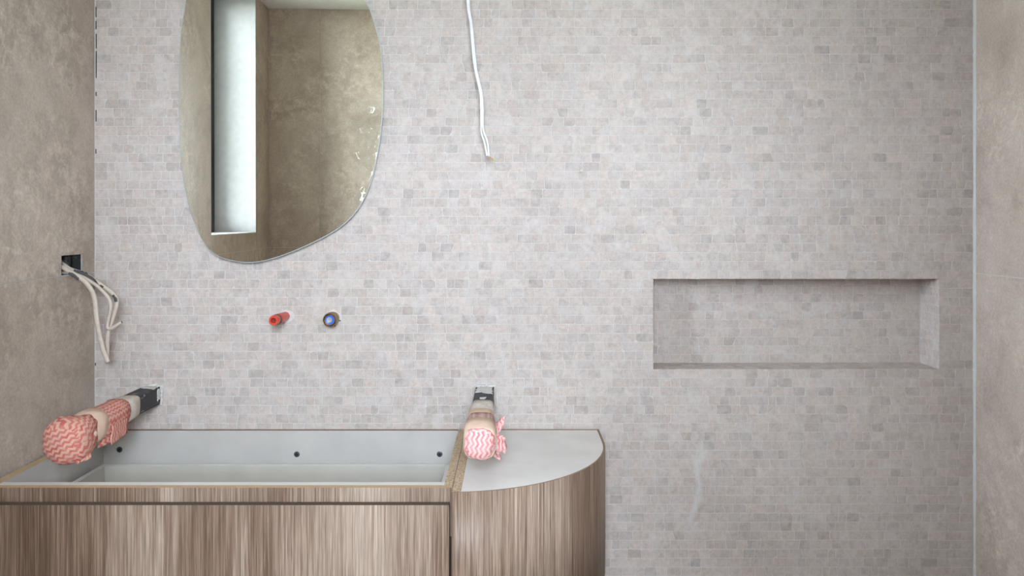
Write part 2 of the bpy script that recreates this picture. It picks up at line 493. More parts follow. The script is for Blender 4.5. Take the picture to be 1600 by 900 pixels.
def lathe_y(name, prof, cx, cz, mat, parent, n=28, at=None, dirv=(0, -1, 0)):
    """revolve (distance along the axis from the wall, radius) about an axis that leaves the wall"""
    bm = bmesh.new(); rings = []
    dv = Vector(dirv).normalized()
    s = dv.cross(Vector((0, 0, 1))).normalized(); t = s.cross(dv)
    o = Vector((cx, 0, cz))
    for (y, r) in prof:
        rings.append([bm.verts.new(o + dv * y + s * (math.cos(2 * math.pi * k / n) * r) + t * (math.sin(2 * math.pi * k / n) * r)) for k in range(n)])
    for r0, r1 in zip(rings, rings[1:]):
        for k in range(n): bm.faces.new((r0[k], r0[(k + 1) % n], r1[(k + 1) % n], r1[k]))
    bm.faces.new(list(reversed(rings[0]))); bm.faces.new(rings[-1])
    o2 = finish(bm, name, [M[mat]], parent, smooth=True, at=at)
    m = o2.modifiers.new('edges', 'EDGE_SPLIT'); m.split_angle = math.radians(35)
    return o2

# ------------------------------------------------------------------ mosaic wall with niche
rng = random.Random(7)
TH = 0.003
wall_back = slab_with_holes('wall_back', 'y', 0.0006, 0.22, XL - 0.3, XR + 0.3, -0.1, ZC + 0.1, [(NX0 - 0.0007, NX1 + 0.0007, NZ0 - 0.0007, NZ1 + 0.0007)], [M['grout']])
tag(wall_back, kind='structure')
# the recess: five faces with depth behind the tiles
nb = slab_with_holes('niche_lining', 'y', ND + 0.0006, ND + 0.03, NX0 - 0.02, NX1 + 0.02, NZ0 - 0.02, NZ1 + 0.02, [], [M['grout']], wall_back)

tiles = []     # (outline points in plane coords [(a, b)...], colour, frame, lift)
def tile_colour():
    r = rng.random()
    base = Vector((0.490, 0.422, 0.388))
    if r < 0.10: f = rng.uniform(0.84, 0.93)
    elif r < 0.40: f = rng.uniform(1.03, 1.10)
    else: f = rng.uniform(0.94, 1.04)
    w = rng.uniform(-0.006, 0.014)
    return (base[0] * f + w * 0.6, base[1] * f, base[2] * f - w * 0.8)

def tile_rows(frame, a0, a1, rows):
    """fill horizontal rows [(b0, b1)...] between a0 and a1 with irregular tumbled tiles"""
    for (b0, b1) in rows:
        ws = []; tot = 0
        while tot < (a1 - a0):
            w = rng.choice((0.021, 0.024, 0.027, 0.028, 0.030, 0.030, 0.032, 0.035, 0.038, 0.044)) * rng.uniform(0.92, 1.08)
            ws.append(w); tot += w
        if len(ws) > 1 and tot - (a1 - a0) > ws[-1] * 0.5: tot -= ws.pop()
        k = (a1 - a0) / tot
        a = a0
        tl = rng.uniform(-0.0012, 0.0012)      # joint lean carried from tile to tile
        for w in ws:
            w *= k
            g = rng.uniform(0.0005, 0.0010); gl = rng.choice((0.0003, 0.0005, 0.0008, 0.0013))
            tr = rng.uniform(-0.0012, 0.0012) if rng.random() < 0.86 else rng.uniform(-0.005, 0.005)
            def cj(): return rng.uniform(-0.0005, 0.0005)
            A, B = a + gl, a + w - g
            bl, bt = b0 + g + cj(), b1 - g + cj()
            br, btr = b0 + g + cj(), b1 - g + cj()
            cs = [(A - tl, bl), (B - tr, br), (B + tr, btr), (A + tl, bt)]
            poly = []
            for i in range(4):
                p, q, r_ = cs[i - 1], cs[i], cs[(i + 1) % 4]
                ch = rng.choice((0.0006, 0.001, 0.0014, 0.002)) if rng.random() < 0.95 else rng.uniform(0.003, 0.007)
                for (e) in (p, r_):
                    dx, dy = e[0] - q[0], e[1] - q[1]; l = math.hypot(dx, dy)
                    c = min(ch * rng.uniform(0.7, 1.3), l * 0.35)
                    poly.append((q[0] + dx / l * c, q[1] + dy / l * c))
            tiles.append((poly, tile_colour(), frame, rng.uniform(-0.0001, 0.0004), (b1 - b0) * w))
            tl = tr
            a += w

# frames: (origin, direction a, direction b, outward normal)
fr_wall = (Vector((0, 0, 0)), Vector((1, 0, 0)), Vector((0, 0, 1)), Vector((0, -1, 0)))
fr_nback = (Vector((0, ND, 0)), Vector((1, 0, 0)), Vector((0, 0, 1)), Vector((0, -1, 0)))
fr_nright = (Vector((NX1, 0, 0)), Vector((0, 1, 0)), Vector((0, 0, 1)), Vector((-1, 0, 0)))
fr_nleft = (Vector((NX0, 0, 0)), Vector((0, 1, 0)), Vector((0, 0, 1)), Vector((1, 0, 0)))
fr_nsill = (Vector((0, 0, NZ0)), Vector((1, 0, 0)), Vector((0, 1, 0)), Vector((0, 0, 1)))
fr_ntop = (Vector((0, 0, NZ1)), Vector((1, 0, 0)), Vector((0, 1, 0)), Vector((0, 0, -1)))
for k in range(-18, 83):
    z1, z0 = row_z(k), row_z(k + 1)
    if z0 < -0.01: break
    z1 = min(z1, ZC - 0.002); z0 = max(z0, 0.0)
    if z1 - z0 < 0.004: continue
    if 31 <= k < 41:
        tile_rows(fr_wall, XL + 0.001, NX0, [(z0, z1)]); tile_rows(fr_wall, NX1, XR - 0.004, [(z0, z1)])
        tile_rows(fr_nback, NX0 + 0.002, NX1 - 0.002, [(z0, z1)])
        tile_rows(fr_nright, 0.001, ND, [(z0, z1)]); tile_rows(fr_nleft, 0.001, ND, [(z0, z1)])
    else:
        tile_rows(fr_wall, XL + 0.001, XR - 0.004, [(z0, z1)])
sill_rows = [(i * ND / 4, (i + 1) * ND / 4) for i in range(4)]
tile_rows(fr_nsill, NX0, NX1, sill_rows); tile_rows(fr_ntop, NX0, NX1, sill_rows)

def tile_geo(t):
    poly, col, (o, da, db, nn), lift, area = t
    cx = sum(p[0] for p in poly) / len(poly); cy = sum(p[1] for p in poly) / len(poly)
    base, mid, top = [], [], []
    for (a, b) in poly:
        dx, dy = cx - a, cy - b; l = math.hypot(dx, dy)
        q = 0.0008
        base.append(o + da * a + db * b - nn * TH)
        mid.append(o + da * a + db * b + nn * (lift - 0.0007))
        top.append(o + da * (a + dx / l * q) + db * (b + dy / l * q) + nn * lift)
    n = len(poly)
    vs = base + mid + top
    fs = [tuple(range(2 * n, 3 * n))]
    for s in (0, n):
        for i in range(n): fs.append((s + i, s + (i + 1) % n, s + n + (i + 1) % n, s + n + i))
    if da.cross(db).dot(nn) < 0: fs = [tuple(reversed(f)) for f in fs]
    return vs, fs, o + da * cx + db * cy

def paint(me, cols):
    ca = me.color_attributes.new('Col', 'FLOAT_COLOR', 'POINT')
    flat = []
    for c in cols: flat.extend((c[0], c[1], c[2], 1.0))
    ca.data.foreach_set('color', flat)

def in_view(t):
    vs, fs, c = tile_geo(t)
    if t[2] not in (fr_wall, fr_nback): return False
    d = DW + c.y
    x = VX + c.x * F / d; y = VY + (HC - c.z) * F / d
    if not (20 < x < 1515 and 12 < y < 890): return False
    if x < 960 and y > 655: return False                       # behind the vanity
    if 275 < x < 605 and y < 415: return False                 # behind the mirror
    if (95 < x < 200 and 395 < y < 575) or (60 < x < 262 and y > 590) or (725 < x < 795 and y > 595): return False
    return True
cand = sorted([i for i, t in enumerate(tiles) if in_view(t)], key=lambda i: -tiles[i][4])
single = set(cand[:300])
V_, F_, K_ = [], [], []
for i, t in enumerate(tiles):
    vs, fs, c = tile_geo(t)
    if i in single:
        me = bpy.data.meshes.new('mosaic_tile')
        me.from_pydata([v - c for v in vs], [], fs)
        paint(me, [t[1]] * len(vs))
        o = link('mosaic_tile', me, wall_back, [M['mosaic']])
        o.location = c
    else:
        b = len(V_)
        V_.extend(vs); F_.extend([tuple(b + q for q in f) for f in fs]); K_.extend([t[1]] * len(vs))
me = bpy.data.meshes.new('mosaic_tile_field')
me.from_pydata(V_, [], F_); paint(me, K_)
tag(link('mosaic_tile_field', me, wall_back, [M['mosaic']]), kind='stuff')

# ------------------------------------------------------------------ left wall (large tiles, window, cable box)
BS0, BS1, BZ0, BZ1 = 0.057, 0.152, 1.270, 1.319       # cable box opening
wall_left = slab_with_holes('wall_left', 'x', XL - 0.30, XL - 0.002, -LEN - 0.12, 0.22, -0.1, ZC + 0.1,
                            [(-WS1, -WS0, WZ, ZC), (-BS1, -BS0, BZ0, BZ1)], [M['joint']])
tag(wall_left, kind='structure')
ZJ = 1.268; J = 0.0012
def big_tile(wall, axis, a0, a1, poly):
    """large tile; poly in (u, z); J shrinks it towards its joints"""
    return prism('wall_tile', poly, axis, a0, a1, [M['stone']], wall)
x0, x1 = XL - 0.004, XL
S = lambda *pts: [(-s, z) for s, z in pts]
big_tile(wall_left, 'x', x0, x1, S((0.002, ZJ + J), (BS0, ZJ + J), (BS0, BZ1), (BS1, BZ1), (BS1, ZJ + J), (0.6 - J, ZJ + J), (0.6 - J, ZC - J), (0.002, ZC - J)))
big_tile(wall_left, 'x', x0, x1, S((0.6 + J, ZJ + J), (1.2 - J, ZJ + J), (1.2 - J, WZ - J), (WS0 - J, WZ - J), (WS0 - J, ZC - J), (0.6 + J, ZC - J)))
big_tile(wall_left, 'x', x0, x1, S((1.2 + J, ZJ + J), (LEN - J, ZJ + J), (LEN - J, ZC - J), (WS1 + J, ZC - J), (WS1 + J, WZ - J), (1.2 + J, WZ - J)))
for (s0, s1) in ((0.002, 0.6 - J), (0.6 + J, 1.2 - J), (1.2 + J, LEN - J)):
    big_tile(wall_left, 'x', x0, x1, S((s0, 0.068 + J), (s1, 0.068 + J), (s1, ZJ - J), (s0, ZJ - J)))
    big_tile(wall_left, 'x', x0, x1, S((s0, 0.0), (s1, 0.0), (s1, 0.068 - J), (s0, 0.068 - J)))
# reveal of the window
R0 = XL - 0.187
prism('reveal_lining', [(XL - 0.001, WZ + 0.004), (R0, WZ + 0.004), (R0, ZC), (XL - 0.001, ZC)], 'y', -WS1, -WS1 + 0.004, [M['reveal']], wall_left)
prism('reveal_lining', [(XL - 0.001, WZ + 0.004), (R0, WZ + 0.004), (R0, ZC), (XL - 0.001, ZC)], 'y', -WS0 - 0.004, -WS0, [M['reveal']], wall_left)
prism('reveal_lining', [(XL - 0.001, -WS1), (R0, -WS1), (R0, -WS0), (XL - 0.001, -WS0)], 'z', WZ, WZ + 0.004, [M['reveal']], wall_left)

# window
def ring_frame(name, x0, x1, y0, y1, z0, z1, w, mat, parent=None):
    bm = bmesh.new()
    bm_box(bm, x0, x1, y0, y0 + w, z0, z1); bm_box(bm, x0, x1, y1 - w, y1, z0, z1)
    bm_box(bm, x0, x1, y0 + w, y1 - w, z0, z0 + w); bm_box(bm, x0, x1, y0 + w, y1 - w, z1 - w, z1)
    return finish(bm, name, [M[mat]], parent)
win = ring_frame('window_1', R0 - 0.055, R0, -WS1, -WS0, WZ, ZC, 0.045, 'frame')
tag(win, kind='structure')
box('window_pane', R0 - 0.032, R0 - 0.026, -WS1 + 0.045, -WS0 - 0.045, WZ + 0.045, ZC - 0.045, 'glass', win)

# ------------------------------------------------------------------ right wall
wall_right = slab_with_holes('wall_right', 'x', XR + 0.002, XR + 0.25, -LEN - 0.12, 0.22, -0.1, ZC + 0.1, [], [M['joint']])
tag(wall_right, kind='structure')
for (s0, s1) in ((0.004, 0.6 - J), (0.6 + J, 1.2 - J), (1.2 + J, LEN - J)):
    for (z0, z1) in ((0.0, 0.066 - J), (0.066 + J, ZJ - 0.002 - J), (ZJ - 0.002 + J, ZC - J)):
        big_tile(wall_right, 'x', XR, XR + 0.004, S((s0, z0), (s1, z0), (s1, z1), (s0, z1)))
# sealant beads in the corners
def bead(name, x, sgn, w):
    rr = random.Random(3)
    pts = [(x, -0.0012, z * ZC / 24 + 0.001) for z in range(25)]
    bm = bmesh.new(); rings = []
    for p in pts:
        ww = w * rr.uniform(0.75, 1.2)
        rings.append([bm.verts.new(q) for q in ((p[0], 0.003, p[2]), (p[0], -ww, p[2]), (p[0] - sgn * ww * 0.6, -ww * 0.5, p[2]), (p[0] - sgn * ww, 0.003, p[2]))])
    for a, b in zip(rings, rings[1:]):
        for k in range(4): bm.faces.new((a[k], a[(k + 1) % 4], b[(k + 1) % 4], b[k]))
    bm.faces.new(rings[0]); bm.faces.new(rings[-1])
    return tag(finish(bm, name, [M['corner']]), kind='structure')
bead('trim_1', XR + 0.001, 1, 0.0065)
bead('trim_2', XL - 0.001, -1, 0.0012)

for (tx, ya, yb, ins) in ((150.3, 11, 27, 1), (150.3, 33, 46, 1), (150.6, 53, 76, 1), (150.6, 80, 122, 1), (150.4, 144, 150, 1), (150.4, 172, 190, 1), (150.2, 233, 240, 1), (149.6, 567, 571, 1), (1522.0, 537, 543, -1), (1522.0, 640, 646, -1)):
    a, b = px(tx, ya, DW), px(tx, yb, DW)
    tag(box('open_joint', a.x - 0.0007, a.x + 0.0007, -0.0022, 0.001, b.z, a.z, 'socket', wall_back))
# ------------------------------------------------------------------ doorway wall, hall, floor, ceiling
wall_front = slab_with_holes('wall_front', 'y', -LEN - 0.12, -LEN - 0.002, XL - 0.3, XR + 0.25, -0.1, ZC + 0.1, [(DX0, DX1, -0.2, DZ)], [M['joint']])
tag(wall_front, kind='structure')
XJ = -0.861
y0, y1 = -LEN - 0.004, -LEN
for (a, b) in ((XL + 0.002, XJ - J), (XJ + J, DX0 - 0.001)):
    for (z0, z1) in ((0.0, 0.068 - J), (0.068 + J, ZJ - J), (ZJ + J, ZC - J)):
        big_tile(wall_front, 'y', y0, y1, [(a, z0), (b, z0), (b, z1), (a, z1)])
big_tile(wall_front, 'y', y0, y1, [(DX0 + 0.001, DZ + 0.001), (DX1 - 0.001, DZ + 0.001), (DX1 - 0.001, ZC - J), (DX0 + 0.001, ZC - J)])
for (z0, z1) in ((0.0, 0.068 - J), (0.068 + J, ZJ - J), (ZJ + J, ZC - J)):
    big_tile(wall_front, 'y', y0, y1, [(DX1 + 0.001, z0), (XR - 0.002, z0), (XR - 0.002, z1), (DX1 + 0.001, z1)])
tag(slab_with_holes('floor', 'z', -0.12, 0.0, XL - 0.3, XR + 0.25, -LEN - 0.12, 0.1, [], [M['floor']]), kind='structure')
tag(slab_with_holes('ceiling', 'z', ZC, ZC + 0.12, XL - 0.3, XR + 0.25, -LEN - 0.12, 0.1, [], [M['ceiling']]), kind='structure')
tag(slab_with_holes('floor_hall', 'z', -0.12, 0.0, -1.4, 1.6, HY - 0.1, -LEN - 0.12, [], [M['floor']]), kind='structure')
tag(slab_with_holes('ceiling_hall', 'z', ZC, ZC + 0.12, -1.4, 1.6, HY - 0.1, -LEN - 0.12, [], [M['ceiling']]), kind='structure')
tag(slab_with_holes('wall_hall_left', 'x', -1.5, -1.4, HY - 0.1, -LEN - 0.12, -0.1, ZC + 0.1, [], [M['hall']]), kind='structure')
tag(slab_with_holes('wall_hall_right', 'x', 1.6, 1.7, HY - 0.1, -LEN - 0.12, -0.1, ZC + 0.1, [], [M['hall']]), kind='structure')
tag(slab_with_holes('wall_hall_end', 'y', HY - 0.1, HY, -1.4, 1.6, -0.1, ZC + 0.1, [(-0.30, 0.40, 1.4, 2.3)], [M['hall']]), kind='structure')  # unseen opening added to light the mosaic wall through the doorway
ground = slab_with_holes('ground', 'z', -0.3, -0.2, -30, 30, -30, 30, [], [plain('outdoor_ground', (0.20, 0.21, 0.15), 0.95, bscale=2)])
tag(ground, kind='structure')

# ------------------------------------------------------------------ vanity: drawer cabinet
FY = 1.594 - DW          # front face of the carcass rail
DF = 1.563 - DW          # front face of the drawer front
VB = 0.552               # underside
cx0, cx1 = -1.096, -0.1235
PT = 0.018
vc = thing('vanity_cabinet', ((cx0 + cx1) / 2, FY / 2, VB), 'long open-topped vanity cabinet with wood drawer front and white inside, left of the curved unit', 'cabinet')
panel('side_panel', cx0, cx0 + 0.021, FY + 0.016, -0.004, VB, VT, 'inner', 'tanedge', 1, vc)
panel('side_panel', cx1 - PT, cx1, FY + 0.016, -0.004, VB, VT, 'inner', 'chip', 1, vc, 'shadeedge')  # front edge coloured dark for the shaded gap beside the drawer front
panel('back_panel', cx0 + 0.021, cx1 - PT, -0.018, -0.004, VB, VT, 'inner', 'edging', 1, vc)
bm = bmesh.new(); fs = bm_box(bm, cx0, cx1, FY, FY + 0.0158, VT - 0.10, VT); fs[1].material_index = 1
finish(bm, 'front_rail', [M['wood'], M['tanedge']], vc)
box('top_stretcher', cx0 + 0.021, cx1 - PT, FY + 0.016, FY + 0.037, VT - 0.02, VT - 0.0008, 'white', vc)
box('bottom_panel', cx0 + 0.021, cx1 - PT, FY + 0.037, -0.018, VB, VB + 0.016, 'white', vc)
# drawer: box with four sides and base, wood front
DZT = HC - 0.6225
dx0, dx1 = -1.056, -0.1552
dyb, dyf = 1.991 - DW, FY + 0.04
dt = 0.0135
dr = finish((lambda b: (bm_box(b, dx0, dx1, dyf, dyb, DZT - 0.16, DZT - 0.148), b)[1])(bmesh.new()), 'drawer', [M['drawerin']], vc)
panel('drawer_side', dx0, dx0 + dt, dyf, dyb, DZT - 0.148, DZT, 'drawerin', 'white', 1, dr)
panel('drawer_side', dx1 - dt, dx1, dyf, dyb, DZT - 0.148, DZT, 'drawerin', 'white', 1, dr)
panel('drawer_back', dx0 + dt, dx1 - dt, dyb - 0.016, dyb, DZT - 0.148, DZT, 'drawerin', 'white', 1, dr)
box('drawer_inner_front', dx0 + dt, dx1 - dt, dyf, dyf + dt, DZT - 0.148, DZT, 'white', dr, 0.0008)
bm = bmesh.new(); fs = bm_box(bm, cx0, -0.1275, DF, DF + 0.018, VB + 0.002, 0.828); fs[1].material_index = 1; fs[3].material_index = 1  # top and right edges take the shade colour
tag(finish(bm, 'drawer_front', [M['wood'], M['shadeedge']], dr), 'vertical-grained brown wood drawer front')
for (x, y) in ((187, 702.3), (464, 709.6), (687, 709.3)):
    p = px(x, y, DW - 0.018)
    sc = lathe_y('screw', [(0.017, 0.0075), (0.0195, 0.0075), (0.0200, 0.0062), (0.0200, 0.0034), (0.0192, 0.0030)], p.x, p.z, 'screw', vc, 20)
    lathe_y('screw_socket', [(0.0192, 0.0028), (0.0203, 0.0026)], p.x, p.z, 'socket', sc, 6)

# ------------------------------------------------------------------ vanity: curved end unit
ex0, ex1 = -0.1225, 0.2300
CRX, CRD, CR = -0.130, 1.925, 0.360
cu = thing('curved_end_cabinet', (0.05, DF / 2, VB), 'rounded wood end cabinet with white top panel, right of the drawer cabinet', 'cabinet')
def arc(r, n=40):
    """outline of the rounded front from the left front corner to the wall; r = radius"""
    pts = []
    for i in range(n + 1):
        a = -math.pi / 2 + (math.pi / 2) * i / n
        pts.append((CRX + r * math.cos(a), (CRD - DW) + r * math.sin(a)))
    pts = [p for p in pts if p[0] > ex0 + 0.001]
    return pts
outer = [(ex0, CRD - DW - CR)] + arc(CR) + [(CRX + CR, -0.004)]
inner_ = [(ex0, CRD - DW - CR + 0.0045)] + arc(CR - 0.0045) + [(CRX + CR - 0.0045, -0.004)]
def strip_solid(name, po, pi, z0, z1, mats, parent, top_mat=1):
    n = len(po)
    bm = bmesh.new()
    a = [bm.verts.new((*p, z0)) for p in po]; b = [bm.verts.new((*p, z1)) for p in po]
    # the inner outline is resampled to as many points
    def at(t):
        d = [0]
        for p, q in zip(pi, pi[1:]): d.append(d[-1] + math.hypot(q[0] - p[0], q[1] - p[1]))
        s = t * d[-1]
        for k in range(len(pi) - 1):
            if s <= d[k + 1] + 1e-9:
                f = (s - d[k]) / max(1e-9, d[k + 1] - d[k])
                return (pi[k][0] + (pi[k + 1][0] - pi[k][0]) * f, pi[k][1] + (pi[k + 1][1] - pi[k][1]) * f)
        return pi[-1]
    d = [0]
    for p, q in zip(po, po[1:]): d.append(d[-1] + math.hypot(q[0] - p[0], q[1] - p[1]))
    pin = [at(x / d[-1]) for x in d]
    c = [bm.verts.new((*p, z0)) for p in pin]; e = [bm.verts.new((*p, z1)) for p in pin]
    for i in range(n - 1):
        f = bm.faces.new((a[i], a[i + 1], b[i + 1], b[i])); f.smooth = True
        f = bm.faces.new((c[i + 1], c[i], e[i], e[i + 1])); f.smooth = True
        f = bm.faces.new((b[i], b[i + 1], e[i + 1], e[i])); f.material_index = top_mat
        bm.faces.new((a[i + 1], a[i], c[i], c[i + 1]))
    bm.faces.new((a[0], b[0], e[0], c[0])); bm.faces.new((a[-1], c[-1], e[-1], b[-1]))
    return finish(bm, name, mats, parent)
strip_solid('curved_front', outer, inner_, VB, VT, [M['wood'], M['edging']], cu)
fy = CRD - DW - CR + 0.0046
panel('side_panel', ex0, ex0 + PT, fy, -0.004, VB, VT, 'shadeedge', 'chip', 1, cu)
box('back_panel', ex0 + PT, CRX + CR - 0.0046, -0.010, -0.004, VB, VT, 'edging', cu)
tp = [(ex0 + PT + 0.0003, fy + 0.0004)] + [p for p in arc(CR - 0.0052) if p[0] > ex0 + PT + 0.004 and p[1] < -0.012] + [(CRX + CR - 0.0052, -0.0103), (ex0 + PT + 0.0003, -0.0103)]
tag(prism('top_panel', tp, 'z', VT - 0.017, VT - 0.0008, [M['white']], cu), 'white melamine top panel with a rounded front edge')
tb = [(ex0 + PT + 0.0003, fy + 0.0004)] + [p for p in arc(CR - 0.0052) if p[0] > ex0 + PT + 0.004 and p[1] < -0.012] + [(CRX + CR - 0.0052, -0.0103), (ex0 + PT + 0.0003, -0.0103)]
prism('bottom_panel', tb, 'z', VB, VB + 0.016, [M['white']], cu)

# ------------------------------------------------------------------ mirror
MO = [(292, 0), (288, 25), (284, 50), (282.3, 75), (281.3, 100), (280.8, 130), (280.8, 160), (281.3, 200), (283.7, 250), (287.5, 282), (292.5, 307.5), (300, 337), (310, 362), (318, 378),
      (327.5, 391), (345, 402.5), (367.5, 408.7), (390, 410.7), (412.5, 408), (440, 400), (472.5, 387), (502.5, 372.5), (530, 356), (552.5, 335), (570, 307.5), (582.5, 272.5), (591, 232),
      (595.5, 200), (598.3, 160), (598.3, 125), (596, 85), (590.5, 55), (582.5, 27.5), (572.5, 0), (560, -28), (541, -58), (514, -84), (478, -104), (436, -114), (392, -108), (352, -88), (322, -58), (303, -30)]
MD = DW - 0.026
mc = px(440, 150, MD)
mir = thing('wall_mirror', mc, 'frameless pebble-shaped mirror hung on the mosaic wall', 'mirror')
loop = catmull([px(x, y, MD) for x, y in MO] + [px(*MO[0], MD)], 4)[:-1]
DEL, TIL = 0.0216, 0.0033
def mirror_pt(p, off, shrink=0.0):
    d = p - mc
    l = d.length
    d = d * (1 - shrink / l)
    y = d.x * math.tan(DEL) - d.z * math.tan(TIL)
    return mc + Vector((d.x, y + off, d.z))
bm = bmesh.new()
fr_ = [bm.verts.new(mirror_pt(p, 0.0, 0.0022)) for p in loop]
bm.faces.new(fr_)
finish(bm, 'mirror_glass', [M['mirror']], mir)
bm = bmesh.new()
n = len(loop)
r0 = [bm.verts.new(mirror_pt(p, 0.0, 0.0022)) for p in loop]; r1 = [bm.verts.new(mirror_pt(p, 0.0010, 0.0)) for p in loop]
r2 = [bm.verts.new(mirror_pt(p, 0.005, 0.0)) for p in loop]
for a, b in ((r0, r1), (r1, r2)):
    for i in range(n): bm.faces.new((a[i], a[(i + 1) % n], b[(i + 1) % n], b[i]))
bm.faces.new(r2)
finish(bm, 'ground_edge', [M['edgeglass']], mir)
box('hanging_plate', mc.x - 0.12, mc.x + 0.12, mc.y + 0.009, 0.0, mc.z - 0.05, mc.z + 0.12, 'screw', mir)

# ------------------------------------------------------------------ wrapped steel arms
def lumpy(name, rings, mat, parent, n=36, square=2.6, amp=0.0025, freq=45, cap_front=True, cap_back=False, seed=0, axis=None):
    """lumpy sleeve about an axis towards the camera; rings = [(distance, centre x, centre z, half width, half height)]"""
    bm = bmesh.new(); uvl = bm.loops.layers.uv.new('UVMap'); R = []; info = {}
    off = Vector((seed * 7.1, seed * 3.3, seed))
    for (d, cx, cz, rx, rz) in rings:
        ring = []
        for k in range(n):
            a = 2 * math.pi * k / n
            c, s = math.cos(a), math.sin(a)
            e = 2.0 / square
            p = Vector((cx + rx * math.copysign(abs(c) ** e, c), d - DW, cz + rz * math.copysign(abs(s) ** e, s)))
            w = noise.noise(p * freq + off) + 0.5 * noise.noise(p * freq * 2.3 + off)
            p += Vector((c, 0, s)) * (w * amp)
            p.y += amp * 0.8 * noise.noise(p * freq * 0.8 - off)
            v = bm.verts.new(p); info[v] = (d, k); ring.append(v)
        R.append(ring)
    for r0, r1 in zip(R, R[1:]):
        for k in range(n):
            f = bm.faces.new((r0[k], r0[(k + 1) % n], r1[(k + 1) % n], r1[k])); f.smooth = True
            flat = abs(r0[k].co.y - r1[k].co.y) < 0.6 * (r0[k].co - r1[k].co).length
            for lp in f.loops:
                v = lp.vert; d, kk = info[v]
                if flat: lp[uvl].uv = (v.co.x, v.co.z)
                else:
                    if kk == 0 and k == n - 1: kk = n
                    lp[uvl].uv = (v.co.y, kk / n * 2 * math.pi * 0.036)
    for flag, ring in ((cap_front, R[-1]), (cap_back, R[0])):
        if flag:
            f = bm.faces.new(ring); f.smooth = True
            for lp in f.loops: lp[uvl].uv = (lp.vert.co.x, lp.vert.co.z)
    return finish(bm, name, [M[mat]], parent)

def flap(name, pts, mat, parent, seed=1, n=9, amp=0.006):
    """crumpled scrap of cloth spanned between four corner points, 1 mm thick"""
    a, b, c, d = [Vector(p) for p in pts]
    bm = bmesh.new(); uvl = bm.loops.layers.uv.new('UVMap'); g = []
    for i in range(n):
        row = []
        for j in range(n):
            u, v = i / (n - 1), j / (n - 1)
            p = a.lerp(b, u).lerp(d.lerp(c, u), v)
            q = Vector((seed * 5.0, 0, 0))
            p += Vector((noise.noise(p * 60 + q), noise.noise(p * 60 + q + Vector((9, 0, 0))), noise.noise(p * 60 + q + Vector((0, 9, 0))))) * amp * min(1, 3 * u)
            row.append(bm.verts.new(p))
        g.append(row)
    for i in range(n - 1):
        for j in range(n - 1):
            f = bm.faces.new((g[i][j], g[i + 1][j], g[i + 1][j + 1], g[i][j + 1])); f.smooth = True
            for lp, (ii, jj) in zip(f.loops, ((i, j), (i + 1, j), (i + 1, j + 1), (i, j + 1))):
                lp[uvl].uv = (ii / (n - 1) * (b - a).length, jj / (n - 1) * (d - a).length)
    o = finish(bm, name, [M[mat]], parent)
    s = o.modifiers.new('cloth', 'SOLIDIFY'); s.thickness = 0.0012
    return o

def square_tube(name, cx, cz, half, d_front, parent):
    return box(name, cx - half, cx + half, d_front - DW, -0.002, cz - half, cz + half, 'steel', parent, 0.003)

def mortar_collar(parent, cx, cz, half, seed, top_only=False):
    """rough mortar left around the tube where it enters the wall"""
    rr = random.Random(seed)
    bm = bmesh.new(); n = 32; R = []
    for (o1, y) in ((0.0, 0.0), (1.0, -0.001), (0.75, -0.006), (0.0, -0.010)):
        ring = []
        for k in range(n):
            a = 2 * math.pi * k / n; c, s = math.cos(a), math.sin(a)
            m = max(abs(c), abs(s)); bx, bz = c / m * half, s / m * half
            up = 1.0 if s > 0.3 else 0.45
            g = o1 * (0.003 + 0.006 * up * (0.5 + 0.5 * noise.noise(Vector((c * 2, s * 2, seed)) * 2)))
            ring.append(bm.verts.new((cx + bx + c * g, y + 0.003 * rr.uniform(-1, 1) * (0 if y == 0 else 1), cz + bz + s * g)))
        R.append(ring)
    for r0, r1 in zip(R, R[1:]):
        for k in range(n): bm.faces.new((r0[k], r0[(k + 1) % n], r1[(k + 1) % n], r1[k]))
    return finish(bm, 'mortar_collar', [M['mortar']], parent)

def mortar_smear(parent, pts, seed):
    """thin skin of mortar on the tube"""
    a, b, c, d = [Vector(p) for p in pts]
    rr = random.Random(seed); bm = bmesh.new(); n = 7
    lo = []
    edge = []
    for (p, q) in ((a, b), (b, c), (c, d), (d, a)):
        for i in range(n):
            e = p.lerp(q, i / n); cen = (a + b + c + d) / 4
            edge.append(e.lerp(cen, rr.uniform(0.0, 0.35)))
    nrm = (b - a).cross(d - a).normalized()
    if nrm.z < 0 or (abs(nrm.z) < 0.1 and nrm.x < 0): nrm = -nrm
    lo = [bm.verts.new(e - nrm * 0.0005) for e in edge]; hi = [bm.verts.new(e + nrm * 0.0016) for e in edge]
    m = len(edge)
    bm.faces.new(hi); bm.faces.new(lo)
    for i in range(m): bm.faces.new((lo[i], lo[(i + 1) % m], hi[(i + 1) % m], hi[i]))
    return finish(bm, 'mortar_smear', [M['mortar']], parent)

